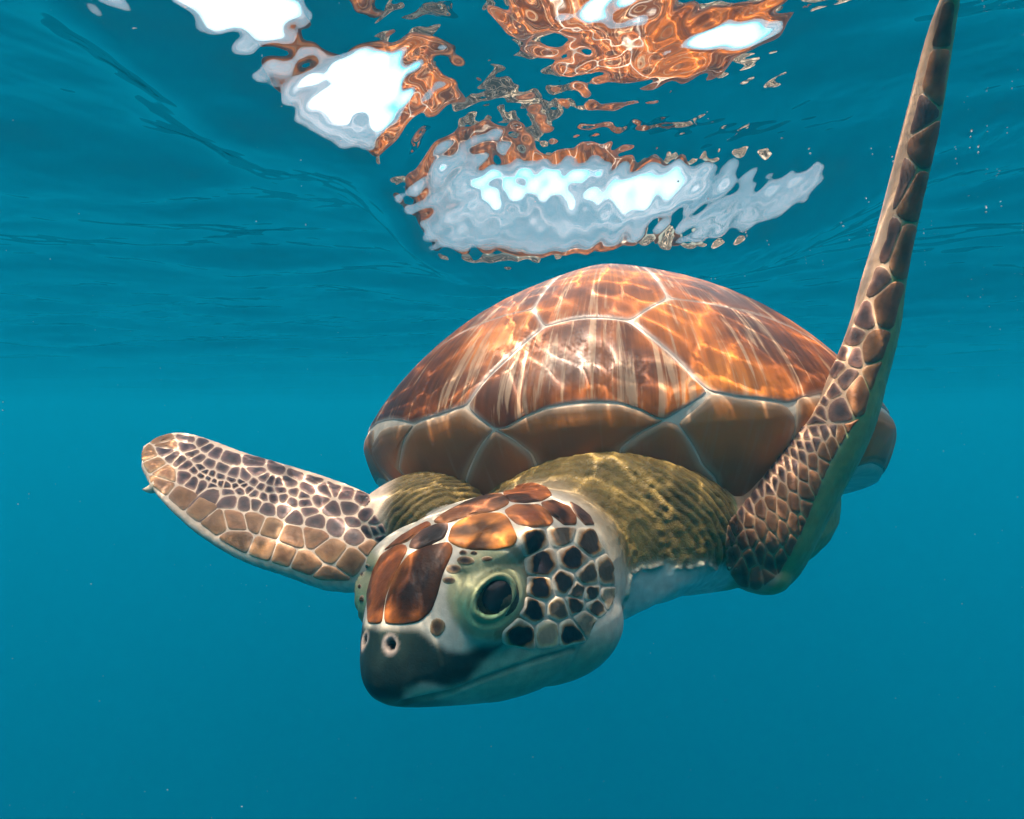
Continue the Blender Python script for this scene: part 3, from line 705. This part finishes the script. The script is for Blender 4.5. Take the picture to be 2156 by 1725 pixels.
J1, J2, J3, J4 = pick(1145, 690), pick(1327, 679), pick(1496, 827), pick(983, 858)
J5, J6 = pick(1042, 905), pick(1402, 885)
V2R, V2L = pick(1406, 631), pick(1122, 653)
top12 = [pick(*p) for p in [(1197, 676), (1257, 671), (1300, 674)]]
r13 = [pick(*p) for p in [(1365, 704), (1421, 760), (1462, 800)]]
l14 = [pick(*p) for p in [(1022, 803), (1067, 761), (1108, 722)]]
nuch = [pick(*p) for p in [(1390, 880), (1356, 866), (1308, 852), (1260, 847), (1197, 850), (1150, 860), (1102, 879), (1060, 902)]]
scute([J1] + top12 + [J2] + r13 + [J3] + [pick(1448, 856)] + [J6] + nuch + [J5, J4] + l14, n=160)
nl = [pick(1080, 923), pick(1121, 955)]; nrt = [pick(1308, 945), pick(1356, 907)]
scute([J5] + nuch[::-1] + [J6] + nrt[::-1] + arc(1.17, 6, -9, 5) + nl[::-1], True, n=130)
m1l = [pick(1013, 933), pick(997, 971), pick(980, 1024)]
scute([J5] + nl + [st(1.24, -10), st(1.24, -22)] + m1l[::-1], True)
m2l = [pick(875, 893), pick(854, 920), pick(843, 952), pick(841, 990)]
c1b = [pick(927, 876)]
scute([J4, J5] + m1l + [st(1.22, -26), st(1.16, -34)] + m2l[::-1] + c1b, True)
m3l = [pick(803, 904), pick(786, 933), pick(776, 965)]
scute([m2l[0]] + [m3l[0]] + m3l[1:] + [st(1.1, -48), st(1.14, -38)] + m2l[::-1][:3], True)
m1r = [pick(1421, 891), pick(1456, 939), pick(1478, 979), pick(1507, 1010)]
scute([J6] + m1r + [st(1.26, 17), st(1.24, 6)] + nrt, True)
m3rb = [pick(1656, 851), pick(1676, 878), pick(1660, 960)]
scute([J3] + [pick(1560, 838)] + m3rb + [st(1.2, 34), st(1.2, 24)] + m1r[::-1], True)
def sd2st(q): return np.hypot(*q), math.degrees(math.atan2(q[0], q[1]))
rim_s = .825
cl = [m3l[0], m2l[0]] + c1b
scute([J1, V2L, st(rim_s, -67)] + arc(rim_s, -60, sd2st(m3l[0])[1], 3) + cl[1:] + [J4] + l14, n=160)
scute([J2, V2R, pick(1509, 645), st(rim_s, 67)] + arc(rim_s, 60, 40, 4) + [pick(1656, 851), pick(1560, 838), J3] + r13[::-1], n=160)
A = np.array
scute([J1] + top12 + [J2, V2R, A([.105, .22]), A([-.105, .22]), V2L], n=80)
scute([A([-.105, .22]), A([.105, .22]), A([.18, .02]), A([.10, -.22]), A([-.10, -.22]), A([-.18, .02])])
scute([A([-.10, -.22]), A([.10, -.22]), A([.15, -.38]), A([.08, -.56]), A([-.08, -.56]), A([-.15, -.38])])
scute([A([-.08, -.56]), A([.08, -.56]), A([.20, -.70]), st(rim_s, 160), st(rim_s, 180), st(rim_s, 200), A([-.20, -.70])])
for sg in (-1, 1):
    V2c = V2L if sg < 0 else V2R; F_ = A([sg, 1.])
    scute([V2c, A([.105, .22]) * F_, A([.18, .02]) * F_] + arc(rim_s, 103 * sg, 67 * sg, 7) + ([pick(1509, 645)] if sg > 0 else []))
    scute([A([.18, .02]) * F_, A([.10, -.22]) * F_, A([.15, -.38]) * F_] + arc(rim_s, 137 * sg, 103 * sg, 7))
    scute([A([.15, -.38]) * F_, A([.08, -.56]) * F_, A([.20, -.70]) * F_] + arc(rim_s, 160 * sg, 137 * sg, 5))
    b0 = [50, 66, 82, 98, 115, 132, 149, 165, 179.5] if sg < 0 else [34, 50, 66, 82, 98, 115, 132, 149, 165, 179.5]
    for d0, d1 in zip(b0[:-1], b0[1:]):
        s0 = rim_s + .005
        scute(arc(s0, sg * d0, sg * d1, 5) + arc(1.10, sg * d1, sg * d0, 5), True, n=64)

for o in [body, carapace] + [o for o in bpy.data.objects if o.type == 'MESH']:
    o.cycles.is_caustics_receiver = True
turtle['label'] = 'sea turtle with streaked brown shell swimming just under the water surface'
turtle['category'] = 'sea turtle'

# ------------------------------------------------------------------ water surface
WZ=.25
def wave_height(X, Y):
    r = np.random.default_rng(3)
    Z = np.zeros_like(X)
    near = np.exp(-(np.maximum(0, np.hypot(X, Y - .5) - 1.6) / 2.2) ** 2)
    for i in range(40):
        lam = .05 * 1.14 ** min(i, 28) if i < 30 else r.uniform(.12, .5)
        k = 2 * np.pi / lam; a = r.normal(1.45, .5); ph = r.uniform(0, 6.28)
        amp = .0016 * (lam / .1) ** .9 * .34
        Z = Z + amp * np.sin(k * (X * np.cos(a) + Y * np.sin(a)) + ph) * (near if lam < .4 else 1)
    # short ripples over the turtle's back that throw light lines on the shell
    env = np.exp(-np.maximum(0, np.abs(X - .12) - .22) ** 2 / .02) * np.exp(-np.maximum(0, np.abs(Y - .70) - .10) ** 2 / .01)
    for i in range(6):
        lam = r.uniform(.018, .034); k = 2 * np.pi / lam; a = r.normal(-.05, .26); ph = r.uniform(0, 6.28)
        Z = Z + .00025 * (lam / .03) * np.sin(k * (X * np.cos(a) + Y * np.sin(a) + .006 * np.sin(Y * 21 + i)) + ph) * env
    # capillary wrinkles close by, and a swell far off
    cap = np.exp(-(np.maximum(0, Y - .55) / .45) ** 2) * np.exp(-(np.maximum(0, np.abs(X - .05) - .35) / .3) ** 2)
    for i in range(16):
        lam = r.uniform(.013, .030); k = 2 * np.pi / lam; a = r.normal(1.3, .75); ph = r.uniform(0, 6.28)
        Z = Z + .00005 * (lam / .02) * np.sin(k * (X * np.cos(a) + Y * np.sin(a) + .004 * np.sin(X * 30 + i * 2.1)) + ph) * cap
    far = np.clip((np.hypot(X, Y) - 2.0) / 4.0, 0, 1)
    for i in range(7):
        lam = r.uniform(1.4, 4.5); k = 2 * np.pi / lam; a = r.normal(1.2, .6); ph = r.uniform(0, 6.28)
        Z = Z + .006 * lam / 2 * np.sin(k * (X * np.cos(a) + Y * np.sin(a)) + ph) * far
    sg = lambda x: 1 / (1 + np.exp(-np.clip(x, -30, 30)))
    sp = lambda x, w: w * np.logaddexp(0, x / w)
    def trough(x0, x1, ex, yc, s1, s2, dep, skew=0):
        d = Y - yc - skew * (X - (x0 + x1) / 2)
        return -dep * sg((X - x0) / ex) * sg((x1 - X) / ex) * np.exp(-(d / np.where(d < 0, s1, s2)) ** 2)
    def ramp_(y, a, b, w=.012): return sp(y - a, w) - sp(y - b, w)
    y = Y - .10 * (X - .1)
    g = sg((X + .125) / .020) * sg((.40 - X) / .045)
    Z = Z + g * (-.07 * ramp_(y, .44, .585) - .74 * ramp_(y, .600, .695) - .23 * ramp_(y, .695, .80) + .31 * ramp_(y, .84, 1.14, .02))
    yb = Y - .6 * (X + .15) + .012 * np.sin(X * 60)
    gb = sg((X + .27) / .018) * sg((-.085 - X) / .014)
    Z = Z + gb * (-.33 * ramp_(yb, .345, .475) + .13 * ramp_(yb, .52, .85, .02))
    Z = Z + trough(.03, .30, .03, .452, .026, .05, .0062, .12)
    return Z
xs = np.concatenate([-np.geomspace(70, 1.6, 110)[:-1], np.concatenate([np.linspace(-1.6, -.5, 130)[:-1], np.linspace(-.5, .7, 520), np.linspace(.7, 1.6, 110)[1:]]), np.geomspace(1.6, 70, 110)[1:]])
ys = np.concatenate([-np.geomspace(30, .3, 24)[:-1], np.concatenate([np.linspace(-.3, .25, 90)[:-1], np.linspace(.25, 1.2, 400), np.linspace(1.2, 2.6, 230)[1:]]), np.geomspace(2.6, 90, 140)[1:]])
X, Y = np.meshgrid(xs, ys)
Z = WZ + np.clip(wave_height(X, Y), -.3, .2)
idx = np.arange(X.size).reshape(X.shape)
wf = np.stack([idx[:-1, :-1], idx[:-1, 1:], idx[1:, 1:], idx[1:, :-1]], -1).reshape(-1, 4)
wmat, t = new_mat('sea_surface')
out = node(t, 'ShaderNodeOutputMaterial'); fr = node(t, 'ShaderNodeFresnel', IOR=1.333)
tr_ = node(t, 'ShaderNodeBsdfTransparent'); rf_ = node(t, 'ShaderNodeBsdfRefraction', Roughness=0.0, IOR=1.333); gl_ = node(t, 'ShaderNodeBsdfGlossy', Roughness=0.0)
m1 = node(t, 'ShaderNodeMixShader'); m1.inputs[0].default_value = .92; t.links.new(tr_.outputs[0], m1.inputs[1]); t.links.new(rf_.outputs[0], m1.inputs[2])
m2 = node(t, 'ShaderNodeMixShader'); t.links.new(fr.outputs[0], m2.inputs[0]); t.links.new(m1.outputs[0], m2.inputs[1]); t.links.new(gl_.outputs[0], m2.inputs[2])
t.links.new(m2.outputs[0], out.inputs[0])
me = bpy.data.meshes.new('water'); vv = np.stack([X, Y, Z], -1).reshape(-1, 3)
me.vertices.add(len(vv)); me.vertices.foreach_set('co', vv.astype(np.float32).ravel())
me.loops.add(wf.size); me.loops.foreach_set('vertex_index', wf.astype(np.int32).ravel())
me.polygons.add(len(wf)); me.polygons.foreach_set('loop_start', (np.arange(len(wf)) * 4).astype(np.int32))
me.update(calc_edges=True); me.polygons.foreach_set('use_smooth', np.ones(len(wf), bool)); me.materials.append(wmat)
water = bpy.data.objects.new('water', me); C.objects.link(water); water['kind'] = 'structure'
water.cycles.is_caustics_caster = True

# ------------------------------------------------------------------ the water body as even haze
hx, hy0, hy1, hz0, hz1 = 60., -25., 80., -30., WZ + .24
hv = [(x, y, z) for x in (-hx, hx) for y in (hy0, hy1) for z in (hz0, hz1)]
hf = [(0, 1, 3, 2), (4, 6, 7, 5), (0, 4, 5, 1), (2, 3, 7, 6), (0, 2, 6, 4), (1, 5, 7, 3)]
hmat, t = new_mat('sea_water')
out = node(t, 'ShaderNodeOutputMaterial'); pv = node(t, 'ShaderNodeVolumePrincipled', Density=.56, Anisotropy=.2)
pv.inputs['Color'].default_value = (.001, .165, .250, 1); pv.inputs['Absorption Color'].default_value = (.50, .76, .90, 1)
t.links.new(pv.outputs[0], out.inputs['Volume'])
haze = mesh_obj('haze', hv, hf, hmat, smooth=False); haze['kind'] = 'stuff'

# ------------------------------------------------------------------ drifting specks and fine bubbles
sr_ = np.random.default_rng(21)
oct_v = np.array([(1, 0, 0), (-1, 0, 0), (0, 1, 0), (0, -1, 0), (0, 0, 1), (0, 0, -1)], float)
oct_f = [(0, 2, 4), (2, 1, 4), (1, 3, 4), (3, 0, 4), (2, 0, 5), (1, 2, 5), (3, 1, 5), (0, 3, 5)]
pv_, pf_ = [], []
def speck(p, r):
    o_ = len(pv_) * 6; pv_.append(oct_v * r * sr_.uniform(.6, 1.3, 3) + p); pf_.extend([tuple(i + o_ for i in q) for q in oct_f])
for _ in range(1100):
    y_ = sr_.uniform(.35, 2.6); p = P(sr_.uniform(-100, 2250), sr_.uniform(60, 1800), y_)
    on_turtle = 230 < 1078 + p[0] / p[1] / K < 1980 and 480 < 862 - p[2] / p[1] / K < 1560
    if p[2] < WZ - .04 and not (on_turtle and y_ < 1.1): speck(p, sr_.uniform(.0003, .0009) * (.6 + .35 * y_))
for _ in range(40):
    y_ = sr_.uniform(.5, 1.2); x_ = sr_.uniform(.25, .85) * y_
    h_ = WZ + float(wave_height(np.array([x_]), np.array([y_]))[0]) - .003
    speck(np.array([x_, y_, h_]), sr_.uniform(.0006, .0016))
speck_mat, _ = plain_mat('drifting_speck', (.75, .78, .74), .3)
sp_o = mesh_obj('plankton_specks', np.vstack(pv_), pf_, speck_mat)
sp_o['kind'] = 'stuff'; sp_o['label'] = 'tiny pale specks and bubbles drifting in the blue water'; sp_o['category'] = 'specks'
